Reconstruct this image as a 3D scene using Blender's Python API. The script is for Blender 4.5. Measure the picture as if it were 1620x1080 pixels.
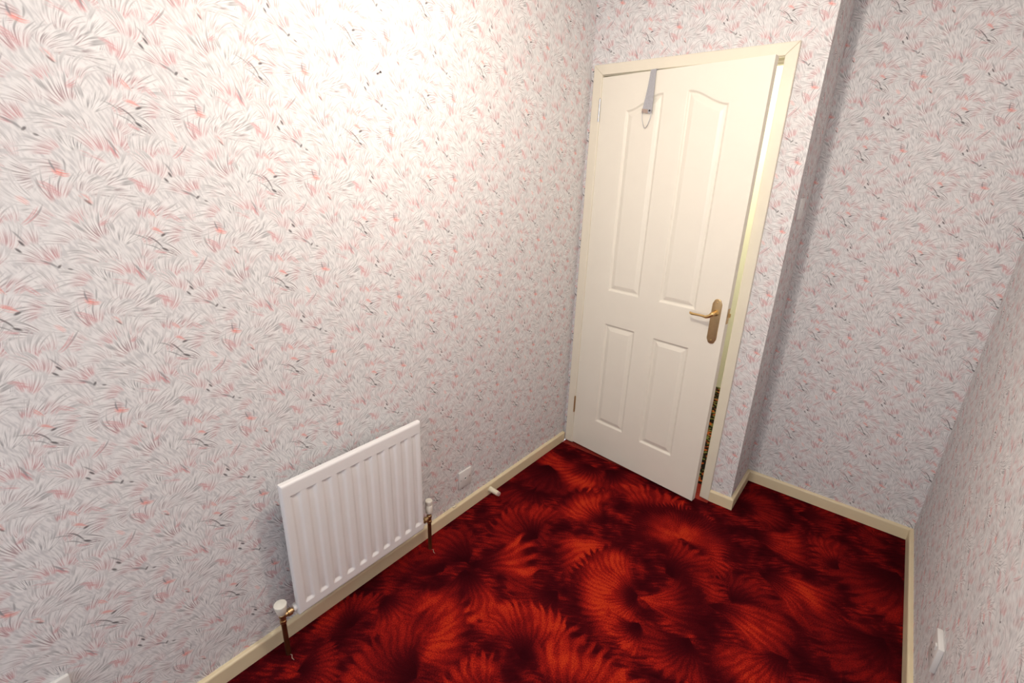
import bpy, bmesh, math, random
from mathutils import Vector, Matrix

# ------------------------------------------------------------------ clear
for o in list(bpy.data.objects):
    bpy.data.objects.remove(o, do_unlink=True)
scene = bpy.context.scene
C = scene.collection

# ------------------------------------------------------------------ camera
FPX, YAW, PITCH, ROLL = 752.19, -0.6685, -0.3378, 0.0340
CAM = Vector((1.3551, -2.2713, 1.5543))
cd = bpy.data.cameras.new('camera')
cd.sensor_width = 36.0
cd.sensor_fit = 'HORIZONTAL'
cd.lens = 36.0 * FPX / 1620.0
cd.clip_start = 0.02
cd.dof.use_dof = True
cd.dof.focus_distance = 2.1
cd.dof.aperture_fstop = 4.5
cam = bpy.data.objects.new('camera', cd)
C.objects.link(cam)
_f = Vector((math.sin(YAW) * math.cos(PITCH), math.cos(YAW) * math.cos(PITCH), math.sin(PITCH)))
_r = Vector((math.cos(YAW), -math.sin(YAW), 0))
_u = _r.cross(_f)
_R = _r * math.cos(ROLL) + _u * math.sin(ROLL)
_U = -_r * math.sin(ROLL) + _u * math.cos(ROLL)
cam.matrix_world = Matrix(((_R.x, _U.x, -_f.x, CAM.x), (_R.y, _U.y, -_f.y, CAM.y),
                           (_R.z, _U.z, -_f.z, CAM.z), (0, 0, 0, 1)))
scene.camera = cam

# ------------------------------------------------------------------ world, lights, exposure
LAMP_POS = (0.84, -1.28, 2.00)
LAMP_COL, LAMP_STR = (1.0, 0.885, 0.76), 29.5
HALL_COL, HALL_STR = (1.0, 0.93, 0.74), 27.0
SKY_COL, SKY_STR, DAY_W = (0.87, 0.93, 1.0), 1.0, 27.0
w = bpy.data.worlds.new('world')
scene.world = w
w.use_nodes = True
bgn = w.node_tree.nodes['Background']
bgn.inputs[0].default_value = (*SKY_COL, 1)
bgn.inputs[1].default_value = SKY_STR
scene.view_settings.view_transform = 'Standard'
scene.view_settings.look = 'None'
scene.view_settings.gamma = 1.0
scene.view_settings.use_curve_mapping = False
scene.view_settings.exposure = 0.08
scene.cycles.diffuse_bounces = 3
# window opening in the rear wall: x0, x1, z0, z1
WIN = (0.40, 1.30, 1.00, 2.05)
Y_REAR = -4.00
pl = bpy.data.lights.new('window_daylight', 'AREA')
pl.shape = 'RECTANGLE'
pl.size = WIN[1] - WIN[0]
pl.size_y = WIN[3] - WIN[2]
pl.energy = DAY_W
pl.color = SKY_COL
plo = bpy.data.objects.new('window_daylight', pl)
plo.location = ((WIN[0] + WIN[1]) / 2, Y_REAR - 0.11, (WIN[2] + WIN[3]) / 2)
plo.rotation_euler = (math.radians(90), 0, 0)
C.objects.link(plo)


# ------------------------------------------------------------------ node expression helper
class NT:
    def __init__(self, name, rough=0.8, spec=0.3):
        self.mat = bpy.data.materials.new(name)
        self.mat.use_nodes = True
        self.t = self.mat.node_tree
        self.bsdf = self.t.nodes['Principled BSDF']
        self.bsdf.inputs['Roughness'].default_value = rough
        self.bsdf.inputs['Specular IOR Level'].default_value = spec

    def node(self, kind):
        return self.t.nodes.new(kind)

    def put(self, sock, v):
        if isinstance(v, S):
            self.t.links.new(v.s, sock)
        elif isinstance(v, (tuple, list)):
            v = tuple(v)
            n = len(sock.default_value)
            sock.default_value = v if len(v) == n else (*v, 1.0)[:n]
        else:
            sock.default_value = v

    def m(self, op, a, b=None, c=None, clamp=False):
        n = self.node('ShaderNodeMath')
        n.operation = op
        n.use_clamp = clamp
        self.put(n.inputs[0], a)
        if b is not None:
            self.put(n.inputs[1], b)
        if c is not None:
            self.put(n.inputs[2], c)
        return S(self, n.outputs[0])

    def smooth(self, x, a, b, lo=0.0, hi=1.0):
        n = self.node('ShaderNodeMapRange')
        n.interpolation_type = 'SMOOTHSTEP'
        for k, v in enumerate((x, a, b, lo, hi)):
            self.put(n.inputs[k], v)
        return S(self, n.outputs[0])

    def use(self, grp, **kw):
        n = self.node('ShaderNodeGroup')
        n.node_tree = grp
        for k, v in kw.items():
            self.put(n.inputs[k], v)
        return S(self, n.outputs[0])

    def lin(self, x, a, b, lo=0.0, hi=1.0):
        n = self.node('ShaderNodeMapRange')
        for k, v in enumerate((x, a, b, lo, hi)):
            self.put(n.inputs[k], v)
        return S(self, n.outputs[0])

    def xyz(self, x, y, z=0.0):
        n = self.node('ShaderNodeCombineXYZ')
        for k, v in enumerate((x, y, z)):
            self.put(n.inputs[k], v)
        return S(self, n.outputs[0])

    def sep(self, v):
        return self.vm('DOT_PRODUCT', v, (1, 0, 0)), self.vm('DOT_PRODUCT', v, (0, 1, 0)), None

    def uv(self):
        n = self.node('ShaderNodeUVMap')
        n.uv_map = 'UVMap'
        return S(self, n.outputs[0])

    def objco(self):
        n = self.node('ShaderNodeTexCoord')
        return S(self, n.outputs['Object'])

    def noise(self, vec, scale=1.0, detail=0.0, rough=0.5, col=False, dims='3D'):
        n = self.node('ShaderNodeTexNoise')
        n.noise_dimensions = dims
        self.put(n.inputs['Vector'], vec)
        n.inputs['Scale'].default_value = scale
        n.inputs['Detail'].default_value = detail
        n.inputs['Roughness'].default_value = rough
        return S(self, n.outputs['Color' if col else 'Fac'])

    def vmap(self, vec, loc, rot, sc):
        """inverse placement: point -> coordinates of a mark at loc, turned by rot, sized sc"""
        n = self.node('ShaderNodeMapping')
        n.vector_type = 'TEXTURE'
        self.put(n.inputs['Vector'], vec)
        self.put(n.inputs['Location'], loc)
        self.put(n.inputs['Rotation'], rot)
        self.put(n.inputs['Scale'], sc)
        return S(self, n.outputs[0])

    def vm(self, op, a, b=None):
        n = self.node('ShaderNodeVectorMath')
        n.operation = op
        self.put(n.inputs[0], a)
        if b is not None:
            self.put(n.inputs[1], b)
        return S(self, n.outputs['Value'] if op in ('LENGTH', 'DOT_PRODUCT', 'DISTANCE') else n.outputs[0])

    def mix(self, f, a, b):
        n = self.node('ShaderNodeMix')
        n.data_type = 'RGBA'
        self.put(n.inputs[0], f)
        self.put(n.inputs[6], a)
        self.put(n.inputs[7], b)
        return S(self, n.outputs[2])

    def fmix(self, f, a, b):
        n = self.node('ShaderNodeMix')
        n.data_type = 'FLOAT'
        self.put(n.inputs[0], f)
        self.put(n.inputs[2], a)
        self.put(n.inputs[3], b)
        return S(self, n.outputs[0])

    def ramp(self, f, stops):
        n = self.node('ShaderNodeValToRGB')
        e = n.color_ramp.elements
        while len(e) < len(stops):
            e.new(0.5)
        for k, (p, c) in enumerate(stops):
            e[k].position = p
            e[k].color = (*c, 1)
        self.put(n.inputs[0], f)
        return S(self, n.outputs[0])

    def bump(self, h, dist=0.001, strength=1.0):
        n = self.node('ShaderNodeBump')
        n.inputs['Strength'].default_value = strength
        n.inputs['Distance'].default_value = dist
        self.put(n.inputs['Height'], h)
        self.t.links.new(n.outputs[0], self.bsdf.inputs['Normal'])

    def color(self, c):
        self.put(self.bsdf.inputs['Base Color'], c)


class GT(NT):
    """a node group built with the same helpers; inputs are given as name -> 'F' (float), 'V' (vector) or 'C' (colour)"""
    def __init__(self, name, inputs, out):
        self.t = bpy.data.node_groups.new(name, 'ShaderNodeTree')
        kinds = {'F': 'NodeSocketFloat', 'V': 'NodeSocketVector', 'C': 'NodeSocketColor'}
        for k, v in inputs.items():
            self.t.interface.new_socket(k, in_out='INPUT', socket_type=kinds[v])
        self.t.interface.new_socket('Out', in_out='OUTPUT', socket_type=kinds[out])
        self.gi = self.t.nodes.new('NodeGroupInput')
        self.go = self.t.nodes.new('NodeGroupOutput')
        self.i = {k: S(self, self.gi.outputs[k]) for k in inputs}

    def out(self, v):
        self.t.links.new(v.s, self.go.inputs[0])
        return self.t


class S:
    def __init__(self, nt, s):
        self.n, self.s = nt, s

    def __add__(self, o): return self.n.m('ADD', self, o)
    def __radd__(self, o): return self.n.m('ADD', o, self)
    def __sub__(self, o): return self.n.m('SUBTRACT', self, o)
    def __rsub__(self, o): return self.n.m('SUBTRACT', o, self)
    def __mul__(self, o): return self.n.m('MULTIPLY', self, o)
    def __rmul__(self, o): return self.n.m('MULTIPLY', o, self)
    def __truediv__(self, o): return self.n.m('DIVIDE', self, o)


# ------------------------------------------------------------------ materials
def paint(name, col, rough=0.45, spec=0.4, mottling=0.06, scale=30.0):
    t = NT(name, rough, spec)
    n = t.noise(t.objco(), scale, 2.0)
    lo = tuple(c * (1 - mottling) for c in col)
    hi = tuple(min(1, c * (1 + mottling)) for c in col)
    t.color(t.mix(n, lo, hi))
    return t.mat


def metal(name, col, rough=0.3):
    t = NT(name, rough, 0.5)
    t.bsdf.inputs['Metallic'].default_value = 1.0
    n = t.noise(t.objco(), 60.0, 2.0)
    t.color(t.mix(n, tuple(c * 0.8 for c in col), col))
    return t.mat


def branch(t, X, Y, rect, items, leaf, limit, depth):
    """binary tree of mix shaders over a rectangle, so that only the few strokes near a point are evaluated"""
    if len(items) <= limit or depth == 0:
        return leaf(items)
    x0, y0, x1, y1 = rect
    best = None
    for ax in (0, 1):
        lo, hi = (x0, x1) if ax == 0 else (y0, y1)
        for k in (0.35, 0.5, 0.65):
            s = lo + (hi - lo) * k
            A = [it for it in items if it['bb'][ax] < s]
            B = [it for it in items if it['bb'][ax + 2] > s]
            cost = k * len(A) + (1 - k) * len(B)
            if best is None or cost < best[0] - 1e-9:
                best = (cost, ax, s, A, B)
    _, ax, s, A, B = best
    ra = (x0, y0, s, y1) if ax == 0 else (x0, y0, x1, s)
    rb = (s, y0, x1, y1) if ax == 0 else (x0, s, x1, y1)
    n = t.node('ShaderNodeMixShader')
    t.put(n.inputs[0], t.m('GREATER_THAN', X if ax == 0 else Y, s))
    t.t.links.new(branch(t, X, Y, ra, A, leaf, limit, depth - 1), n.inputs[1])
    t.t.links.new(branch(t, X, Y, rb, B, leaf, limit, depth - 1), n.inputs[2])
    return n.outputs[0]


def wallpaper():
    """off-white paper printed with tufts of grey and pink brush strokes; the print repeats on a half-drop lattice"""
    t = NT('feather_wallpaper', 0.75, 0.25)
    uv = t.uv()
    CU, CV, DROP = 0.2795, 0.268, 0.134
    wrp = t.vm('SUBTRACT', t.noise(uv, 16.0, 0.0, col=True, dims='2D'), (0.5, 0.5, 0.5))
    sn = t.vm('SCALE', wrp)
    sn.s.node.inputs['Scale'].default_value = 0.010
    u, v, _ = t.sep(t.vm('ADD', uv, sn))
    a = u - (-1.834)
    i = t.m('ROUND', a / CU)
    lu = t.m('MULTIPLY_ADD', i, -CU, a)
    b = t.m('MULTIPLY_ADD', i, -DROP, v - 1.371)
    lv = t.m('MULTIPLY_ADD', t.m('ROUND', b / CV), -CV, b)
    L = t.xyz(lu, lv)
    rnd = random.Random(7)
    items = []
    # tufts: root, direction of growth, reach, half spread, curl, pinkness
    NR, NC = 6, 6
    for r in range(NR):
        for c in range(NC):
            pa = -CU / 2 + CU * (c + 0.5 + (0.5 if r % 2 else 0) * 0.9 + rnd.uniform(-0.30, 0.30)) / NC
            pb = CV / 2 - CV * (r + 0.5 + rnd.uniform(-0.30, 0.30)) / NR
            ph = 2 * math.pi * pa / CU
            pv = 2 * math.pi * pb / CV
            deg = 98 + 38 * math.sin(ph + 0.8) + 26 * math.cos(pv * 1 - ph) + rnd.uniform(-34, 34)
            reach = rnd.uniform(0.060, 0.080)
            items.append(dict(kind='tuft', p=(pa, pb), deg=deg, R=reach, spread=rnd.uniform(0.62, 0.88), curl=rnd.uniform(-0.9, 0.9),
                              pink=rnd.choice((0.0, 0.2, 0.4, 0.6, 0.8)), dark=rnd.choice((0.6, 0.75, 0.9, 1.0)), seed=rnd.uniform(0, 90),
                              order=-pb + rnd.uniform(-0.02, 0.02)))
    CORAL, PINK, DARK, GREY = (0.84, 0.24, 0.20), (0.66, 0.36, 0.38), (0.09, 0.08, 0.085), (0.26, 0.26, 0.275)
    # centre, direction (deg), half length, half width, bend, colour, strength
    marks = [
        ((0.061, 0.023), -14, 0.017, 0.0080, -0.5, CORAL, 0.85),
        ((0.050, 0.036), 100, 0.013, 0.0022, 0.5, GREY, 0.8),
        ((0.070, 0.038), 82, 0.014, 0.0022, -0.4, GREY, 0.6),
        ((-0.066, -0.012), -35, 0.010, 0.0032, 0.2, DARK, 0.90),
        ((-0.080, 0.010), -52, 0.028, 0.0020, 0.9, DARK, 0.75),
        ((-0.086, -0.002), -38, 0.026, 0.0016, 0.8, GREY, 0.7),
        ((-0.076, -0.016), -20, 0.014, 0.0060, 0.3, PINK, 0.85),
        ((-0.104, 0.024), -30, 0.024, 0.0018, 0.7, GREY, 0.6),
        ((-0.062, 0.023), 20, 0.0075, 0.0034, 0.5, DARK, 0.85),
        ((-0.071, 0.034), -30, 0.016, 0.0070, 0.3, CORAL, 0.55),
        ((-0.025, -0.110), -55, 0.0085, 0.0028, 0.0, DARK, 0.90),
        ((-0.034, -0.122), -50, 0.0080, 0.0030, 0.0, DARK, 0.85),
        ((-0.026, -0.098), -58, 0.017, 0.0022, 0.3, GREY, 0.7),
        ((0.094, -0.036), -50, 0.0095, 0.0026, 0.0, DARK, 0.75),
        ((0.092, -0.028), -48, 0.015, 0.0065, 0.2, CORAL, 0.5),
        ((-0.122, -0.064), -60, 0.017, 0.0085, 0.4, PINK, 0.95),
        ((-0.124, -0.054), -70, 0.020, 0.0025, 0.6, GREY, 0.7),
        ((0.040, -0.006), -38, 0.024, 0.0095, 0.3, PINK, 0.8),
        ((0.120, 0.058), -25, 0.024, 0.0080, 0.5, PINK, 0.8),
        ((0.012, -0.056), 48, 0.024, 0.0024, -0.6, GREY, 0.7),
        ((0.002, -0.062), 48, 0.026, 0.0065, -0.6, PINK, 0.8),
        ((-0.075, 0.070), -55, 0.015, 0.0060, 0.3, CORAL, 0.5),
        ((0.024, 0.104), 45, 0.0065, 0.0030, 0.0, DARK, 0.80),
        ((0.040, 0.096), -20, 0.0055, 0.0026, 0.0, DARK, 0.70),
        ((0.010, 0.112), -35, 0.022, 0.0030, 0.6, GREY, 0.7),
        ((-0.006, -0.028), -50, 0.015, 0.0065, 0.2, CORAL, 0.5),
        ((0.118, -0.074), 40, 0.019, 0.0080, -0.3, PINK, 0.9),
        ((-0.089, -0.128), -35, 0.021, 0.0080, 0.2, PINK, 0.85),
        ((-0.030, 0.060), -40, 0.017, 0.0065, 0.3, PINK, 0.6),
    ]
    for k, (p, deg, ln, wd, bend, col, st) in enumerate(marks):
        items.append(dict(kind='mark', p=p, deg=deg, L=ln, W=wd, bend=bend, col=col, st=st, order=10 + k, seed=k * 3.7))
    # copies on the neighbouring lattice points that reach into the cell
    allit = []
    for it in items:
        for ci in (-1, 0, 1):
            for cj in (-2, -1, 0, 1, 2):
                p = (it['p'][0] + ci * CU, it['p'][1] + ci * DROP + cj * CV)
                if it['kind'] == 'tuft':
                    q = math.radians(it['deg'])
                    ex = []
                    for rr in (0.26, 0.5, 0.75, 1.0, 1.16):
                        for aa in (-0.96, -0.5, 0.0, 0.5, 0.96):
                            th = aa * it['spread'] - it['curl'] * (rr - 0.5)
                            lx, ly = rr * math.cos(th) - 0.36, rr * math.sin(th)
                            ex.append((p[0] + it['R'] * (lx * math.cos(q) - ly * math.sin(q)), p[1] + it['R'] * (lx * math.sin(q) + ly * math.cos(q))))
                    bb = (min(e[0] for e in ex), min(e[1] for e in ex), max(e[0] for e in ex), max(e[1] for e in ex))
                else:
                    q = math.radians(it['deg'])
                    hx = math.hypot(it['L'] * math.cos(q), it['W'] * math.sin(q)) * 0.97 + abs(it['bend']) * it['L'] * 0.2
                    hy = math.hypot(it['L'] * math.sin(q), it['W'] * math.cos(q)) * 0.97 + abs(it['bend']) * it['L'] * 0.2
                    bb = (p[0] - hx, p[1] - hy, p[0] + hx, p[1] + hy)
                if bb[2] > -CU / 2 and bb[0] < CU / 2 and bb[3] > -CV / 2 and bb[1] < CV / 2:
                    allit.append(dict(it, p=p, bb=bb))
    shade = t.noise(t.vmap(uv, (0, 0, 0), (0, 0, 2.0), (5.0, 1, 1)), 210.0, 1.0, dims='2D')
    ground = t.mix(t.smooth(shade, 0.30, 0.62), (0.62, 0.615, 0.63), (0.82, 0.81, 0.815))

    g = GT('tuft', dict(L='V', Loc='V', Rot='V', Sc='V', Curl='F', Seed='F', Spread='F', Dark='F', Pink='F', Under='C'), 'C')
    q = g.i
    x, y, _ = g.sep(g.vmap(q['L'], q['Loc'], q['Rot'], q['Sc']))
    xx = x + 0.36
    rad = g.vm('LENGTH', g.xyz(xx, y))
    ang = g.m('MULTIPLY_ADD', rad - 0.5, q['Curl'], g.m('ARCTAN2', y, xx))
    n = g.noise(g.xyz(g.m('MULTIPLY_ADD', ang, 14.0, q['Seed']), rad * 1.6), 1.0, 1.0, 0.7, dims='2D')
    # ragged outline
    cov = g.smooth(g.m('MULTIPLY_ADD', n, -0.75, rad), 0.66, 0.40) * g.smooth(rad, 0.24, 0.40) * g.smooth(g.m('ABSOLUTE', ang), q['Spread'], q['Spread'] * 0.70)
    root = g.smooth(rad, 1.20, 0.40, q['Dark'] * 0.32, q['Dark'])
    col = g.mix(g.smooth(n, 0.43, 0.70) * root, (0.86, 0.85, 0.855), (0.26, 0.26, 0.275))
    pk = g.smooth(rad, 0.80, 0.36, 0.0, q['Pink']) * g.smooth(n, 0.38, 0.58, 0.15, 1.0)
    TUFT = g.out(g.mix(cov, q['Under'], g.mix(pk, col, PINK)))
    g = GT('brush_mark', dict(L='V', Loc='V', Rot='V', Sc='V', Bend='F', Seed='F', Grain='F', Strength='F', Ink='C', Under='C'), 'C')
    q = g.i
    x, y, _ = g.sep(g.vmap(q['L'], q['Loc'], q['Rot'], q['Sc']))
    yy = g.m('MULTIPLY_ADD', x * x, q['Bend'], y)
    f = g.lin(g.m('MULTIPLY_ADD', x, x, yy * yy), 1.0, 0.2, 0.0, q['Strength'])
    f = f * g.smooth(g.noise(g.xyz(g.m('MULTIPLY_ADD', x, 0.5, q['Seed']), yy * q['Grain']), 1.0, 0.0, dims='2D'), 0.40, 0.58, 0.05, 1.0)
    MARK = g.out(g.mix(f, q['Under'], q['Ink']))
    g = GT('pen_mark', dict(L='V', Loc='V', Rot='V', Sc='V', Bend='F', Strength='F', Ink='C', Under='C'), 'C')
    q = g.i
    x, y, _ = g.sep(g.vmap(q['L'], q['Loc'], q['Rot'], q['Sc']))
    yy = g.m('MULTIPLY_ADD', x * x, q['Bend'], y)
    PEN = g.out(g.mix(g.lin(g.m('MULTIPLY_ADD', x, x, yy * yy), 1.0, 0.2, 0.0, q['Strength']), q['Under'], q['Ink']))

    cnt = [0]

    def leaf(its):
        c = ground
        cnt[0] += 1
        e = cnt[0] * 2e-7          # keeps the leaves' strokes from being merged
        for it in sorted(its, key=lambda k: k['order']):
            com = dict(L=L, Loc=(it['p'][0] + e, it['p'][1], 0), Rot=(0, 0, math.radians(it['deg'])), Under=c)
            if it['kind'] == 'tuft':
                c = t.use(TUFT, Seed=it['seed'], Sc=(it['R'], it['R'], 1), Curl=it['curl'], Spread=it['spread'], Dark=it['dark'], Pink=it['pink'], **com)
            elif it['W'] < 0.005:
                c = t.use(PEN, Sc=(it['L'], it['W'], 1), Bend=it['bend'] * it['L'] / it['W'] * 0.25, Strength=it['st'], Ink=it['col'], **com)
            else:
                c = t.use(MARK, Seed=it['seed'], Sc=(it['L'], it['W'], 1), Bend=it['bend'] * it['L'] / it['W'] * 0.25, Grain=it['W'] * 420, Strength=it['st'], Ink=it['col'], **com)
        d = t.node('ShaderNodeBsdfDiffuse')
        t.put(d.inputs['Color'], c)
        return d.outputs[0]

    sh = branch(t, lu, lv, (-CU / 2, -CV / 2, CU / 2, CV / 2), allit, leaf, 6, 6)
    t.t.links.new(sh, t.t.nodes['Material Output'].inputs['Surface'])
    t.t.nodes.remove(t.bsdf)
    return t.mat


def carpet():
    """dark maroon pile carpet with large overlapping fans of red and orange strokes"""
    t = NT('fan_carpet', 0.95, 0.05)
    uv = t.uv()
    wrp = t.vm('SUBTRACT', t.noise(uv, 9.0, 2.0, col=True, dims='2D'), (0.5, 0.5, 0.5))
    sc = t.vm('SCALE', wrp)
    sc.s.node.inputs['Scale'].default_value = 0.030
    P = t.vm('ADD', uv, sc)
    px, py, _ = t.sep(P)
    fine = t.noise(uv, 230.0, 1.0, dims='2D')
    blot = t.noise(uv, 11.0, 2.0, dims='2D')
    items = []
    for k, (base, tipp, spread, nstr, curl, kind, amp) in enumerate(FANS):
        R = math.hypot(tipp[0] - base[0], tipp[1] - base[1])
        if spread < 1.0:
            cx, cy, rr = (base[0] + tipp[0]) / 2, (base[1] + tipp[1]) / 2, R * 0.80
        else:
            cx, cy, rr = base[0], base[1], R * 1.06
        items.append(dict(k=k, base=base, tip=tipp, R=R, spread=spread, n=nstr, curl=curl, kind=kind, amp=amp, bb=(cx - rr, cy - rr, cx + rr, cy + rr)))
    nb = t.node('ShaderNodeBump')
    nb.inputs['Strength'].default_value = 0.7
    nb.inputs['Distance'].default_value = 0.004
    t.put(nb.inputs['Height'], fine)
    pile = t.lin(fine, 0.3, 0.7, 0.70, 1.25) * t.lin(blot, 0.3, 0.7, 0.78, 1.15)
    hatch = t.noise(t.vmap(P, (0, 0, 0), (0, 0, 0.6), (6.0, 1, 1)), 95.0, 1.0, dims='2D')
    ground = t.lin(blot, 0.32, 0.72, 0.12, 0.46) * t.lin(hatch, 0.32, 0.66, 0.55, 1.25)

    g = GT('carpet_fan', dict(P='V', Loc='V', Rot='V', Sc='V', Curl='F', Seed='F', Strokes='F', Spread='F', Mid='F', From='F', To='F', Low='F', Amp='F', Under='F'), 'F')
    q = g.i
    x, y, _ = g.sep(g.vmap(q['P'], q['Loc'], q['Rot'], q['Sc']))
    rad = g.vm('LENGTH', g.xyz(x, y))
    ang = g.m('MULTIPLY_ADD', rad, q['Curl'], g.m('ARCTAN2', y, x))
    wob = g.noise(g.xyz(g.m('MULTIPLY_ADD', ang, 3.0, q['Seed']), rad * 2.5), 1.0, 1.0, 0.5, dims='2D')
    st = g.smooth(g.m('MULTIPLY_ADD', wob, 1.6, g.m('SINE', g.m('MULTIPLY_ADD', wob, 7.0, ang * q['Strokes'])) * 0.42), 0.25, 1.25)
    msk = g.smooth(g.m('MULTIPLY_ADD', st, -0.16, rad), 0.98, 0.80) * g.smooth(g.m('ABSOLUTE', ang), q['Spread'], q['Spread'] * 0.62)
    prof = g.smooth(g.m('ABSOLUTE', rad - q['Mid']), q['From'], q['To'], q['Low'], q['Amp'])
    FAN = g.out(g.fmix(msk, q['Under'], prof * g.lin(st, 0, 1, 0.72, 1.03)))
    # A: dark root, bright tips; C: bright in the middle; B: bright root fading outwards
    PROFILE = {'A': (0.0, 0.10, 0.80, 0.05), 'C': (0.58, 0.52, 0.06, 0.10), 'B': (0.0, 1.0, 0.0, 0.20)}

    cnt = [0]

    def leaf(its):
        b = ground
        cnt[0] += 1
        e = cnt[0] * 1e-6
        for it in sorted(its, key=lambda k: k['k']):
            base, tipp, R = it['base'], it['tip'], it['R']
            mid, f0, f1, lo = PROFILE[it['kind']]
            b = t.use(FAN, P=P, Loc=(base[0] + e, base[1], 0), Rot=(0, 0, math.atan2(tipp[1] - base[1], tipp[0] - base[0])), Sc=(R, R, 1), Curl=it['curl'],
                      Seed=it['k'] * 5.3, Strokes=it['n'] * 2.1, Spread=it['spread'], Mid=mid, From=f0, To=f1, Low=lo, Amp=it['amp'], Under=b)
        c = t.ramp(b * pile, [(0.0, (0.026, 0.0024, 0.0045)), (0.25, (0.080, 0.0044, 0.0065)), (0.55, (0.25, 0.0100, 0.0085)),
                              (0.80, (0.44, 0.021, 0.010)), (1.0, (0.55, 0.042, 0.012))])
        d = t.node('ShaderNodeBsdfDiffuse')
        t.put(d.inputs['Color'], c)
        t.t.links.new(nb.outputs[0], d.inputs['Normal'])
        return d.outputs[0]

    sh = branch(t, px, py, (0.0, -2.2, 1.75, 0.35), items, leaf, 3, 5)
    t.t.links.new(sh, t.t.nodes['Material Output'].inputs['Surface'])
    t.t.nodes.remove(t.bsdf)
    return t.mat


# fans of the carpet: root, tip (metres on the floor), half spread, strokes, curl, kind, brightness
def fl(u, v):
    """photo pixel (1620 x 1080) -> point on the floor plane"""
    d = _f + _R * ((u - 810) / FPX) - _U * ((v - 540) / FPX)
    k = -CAM.z / d.z
    return (CAM.x + d.x * k, CAM.y + d.y * k)


FANS = [
    (fl(1170, 800), fl(1235, 795), 1.3, 17, 0.4, 'C', 0.50),
    (fl(1260, 810), fl(1330, 830), 0.9, 17, -0.3, 'A', 0.48),
    (fl(1410, 860), fl(1350, 845), 1.1, 16, 0.3, 'C', 0.50),
    (fl(1420, 905), fl(1370, 960), 1.0, 17, 0.4, 'A', 0.50),
    (fl(1270, 985), fl(1400, 1020), 0.85, 20, 0.3, 'C', 0.66),
    (fl(1330, 1080), fl(1420, 1075), 1.0, 18, 0.2, 'A', 0.50),
    (fl(850, 770), fl(800, 800), 1.1, 15, -0.3, 'A', 0.44),
    (fl(1090, 1010), fl(1060, 1075), 1.2, 18, 0.4, 'A', 0.55),
    (fl(880, 935), fl(830, 985), 1.1, 18, 0.4, 'A', 0.50),
    (fl(690, 985), fl(620, 960), 1.0, 15, 0.3, 'C', 0.60),
    (fl(470, 1060), fl(540, 1040), 1.2, 17, 0.3, 'A', 0.55),
    (fl(1160, 960), fl(1180, 910), 0.9, 15, 0.3, 'A', 0.45),
    (fl(800, 830), fl(850, 800), 1.3, 15, 0.5, 'A', 0.42),
    (fl(1330, 900), fl(1250, 850), 1.2, 17, 0.4, 'C', 0.62),
    (fl(1200, 905), fl(1335, 965), 0.75, 22, 0.3, 'C', 0.78),
    (fl(1185, 842), fl(1290, 890), 0.70, 20, -0.3, 'C', 0.66),
    (fl(1400, 1010), fl(1330, 1060), 1.0, 18, 0.3, 'A', 0.45),
    (fl(935, 735), fl(900, 790), 1.5, 17, 0.5, 'C', 0.80),
    (fl(960, 742), fl(1010, 772), 1.2, 15, 0.3, 'A', 0.45),
    (fl(870, 735), fl(850, 775), 1.2, 15, 0.3, 'A', 0.30),
    (fl(850, 852), fl(790, 815), 1.4, 16, 0.4, 'A', 0.62),
    (fl(1020, 822), fl(1065, 785), 1.05, 17, -0.35, 'A', 0.72),
    (fl(960, 828), fl(885, 792), 0.85, 17, 0.45, 'C', 0.90),
    (fl(1080, 852), fl(1075, 800), 2.6, 40, 0.0, 'B', 0.98),
    (fl(1085, 870), fl(1150, 900), 1.3, 20, 0.3, 'A', 0.62),
    (fl(1000, 868), fl(880, 895), 1.0, 22, -0.35, 'C', 0.98),
    (fl(1050, 905), fl(1130, 895), 1.2, 20, 0.0, 'A', 0.56),
    (fl(700, 905), fl(640, 855), 1.3, 15, 0.4, 'A', 0.50),
    (fl(742, 890), fl(705, 838), 0.95, 14, -0.35, 'A', 0.50),
    (fl(735, 900), fl(755, 985), 0.95, 17, 0.35, 'A', 0.84),
    (fl(738, 890), fl(848, 900), 0.55, 13, -0.3, 'A', 0.88),
    (fl(1012, 942), fl(905, 950), 1.5, 24, 0.55, 'C', 0.98),
    (fl(1015, 945), fl(1120, 985), 0.8, 19, -0.4, 'B', 0.85),
    (fl(1010, 985), fl(985, 1025), 1.2, 17, 0.6, 'A', 0.72),
    (fl(1120, 955), fl(1262, 1000), 0.65, 17, 0.35, 'C', 0.76),
    (fl(1250, 1045), fl(1130, 1060), 0.9, 20, -0.5, 'C', 0.72),
    (fl(600, 950), fl(655, 965), 1.2, 15, 0.3, 'A', 0.56),
    (fl(560, 990), fl(520, 960), 1.5, 16, 0.3, 'A', 0.60),
    (fl(625, 1005), fl(745, 1035), 0.9, 15, -0.45, 'C', 0.82),
    (fl(660, 1075), fl(560, 1040), 1.2, 17, 0.5, 'A', 0.56),
    (fl(825, 1045), fl(880, 968), 1.35, 19, -0.45, 'A', 0.82),
    (fl(905, 1150), fl(925, 1020), 1.0, 17, 0.2, 'A', 0.82),
    (fl(780, 1130), fl(700, 1075), 1.1, 16, 0.2, 'A', 0.72),
]

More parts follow.
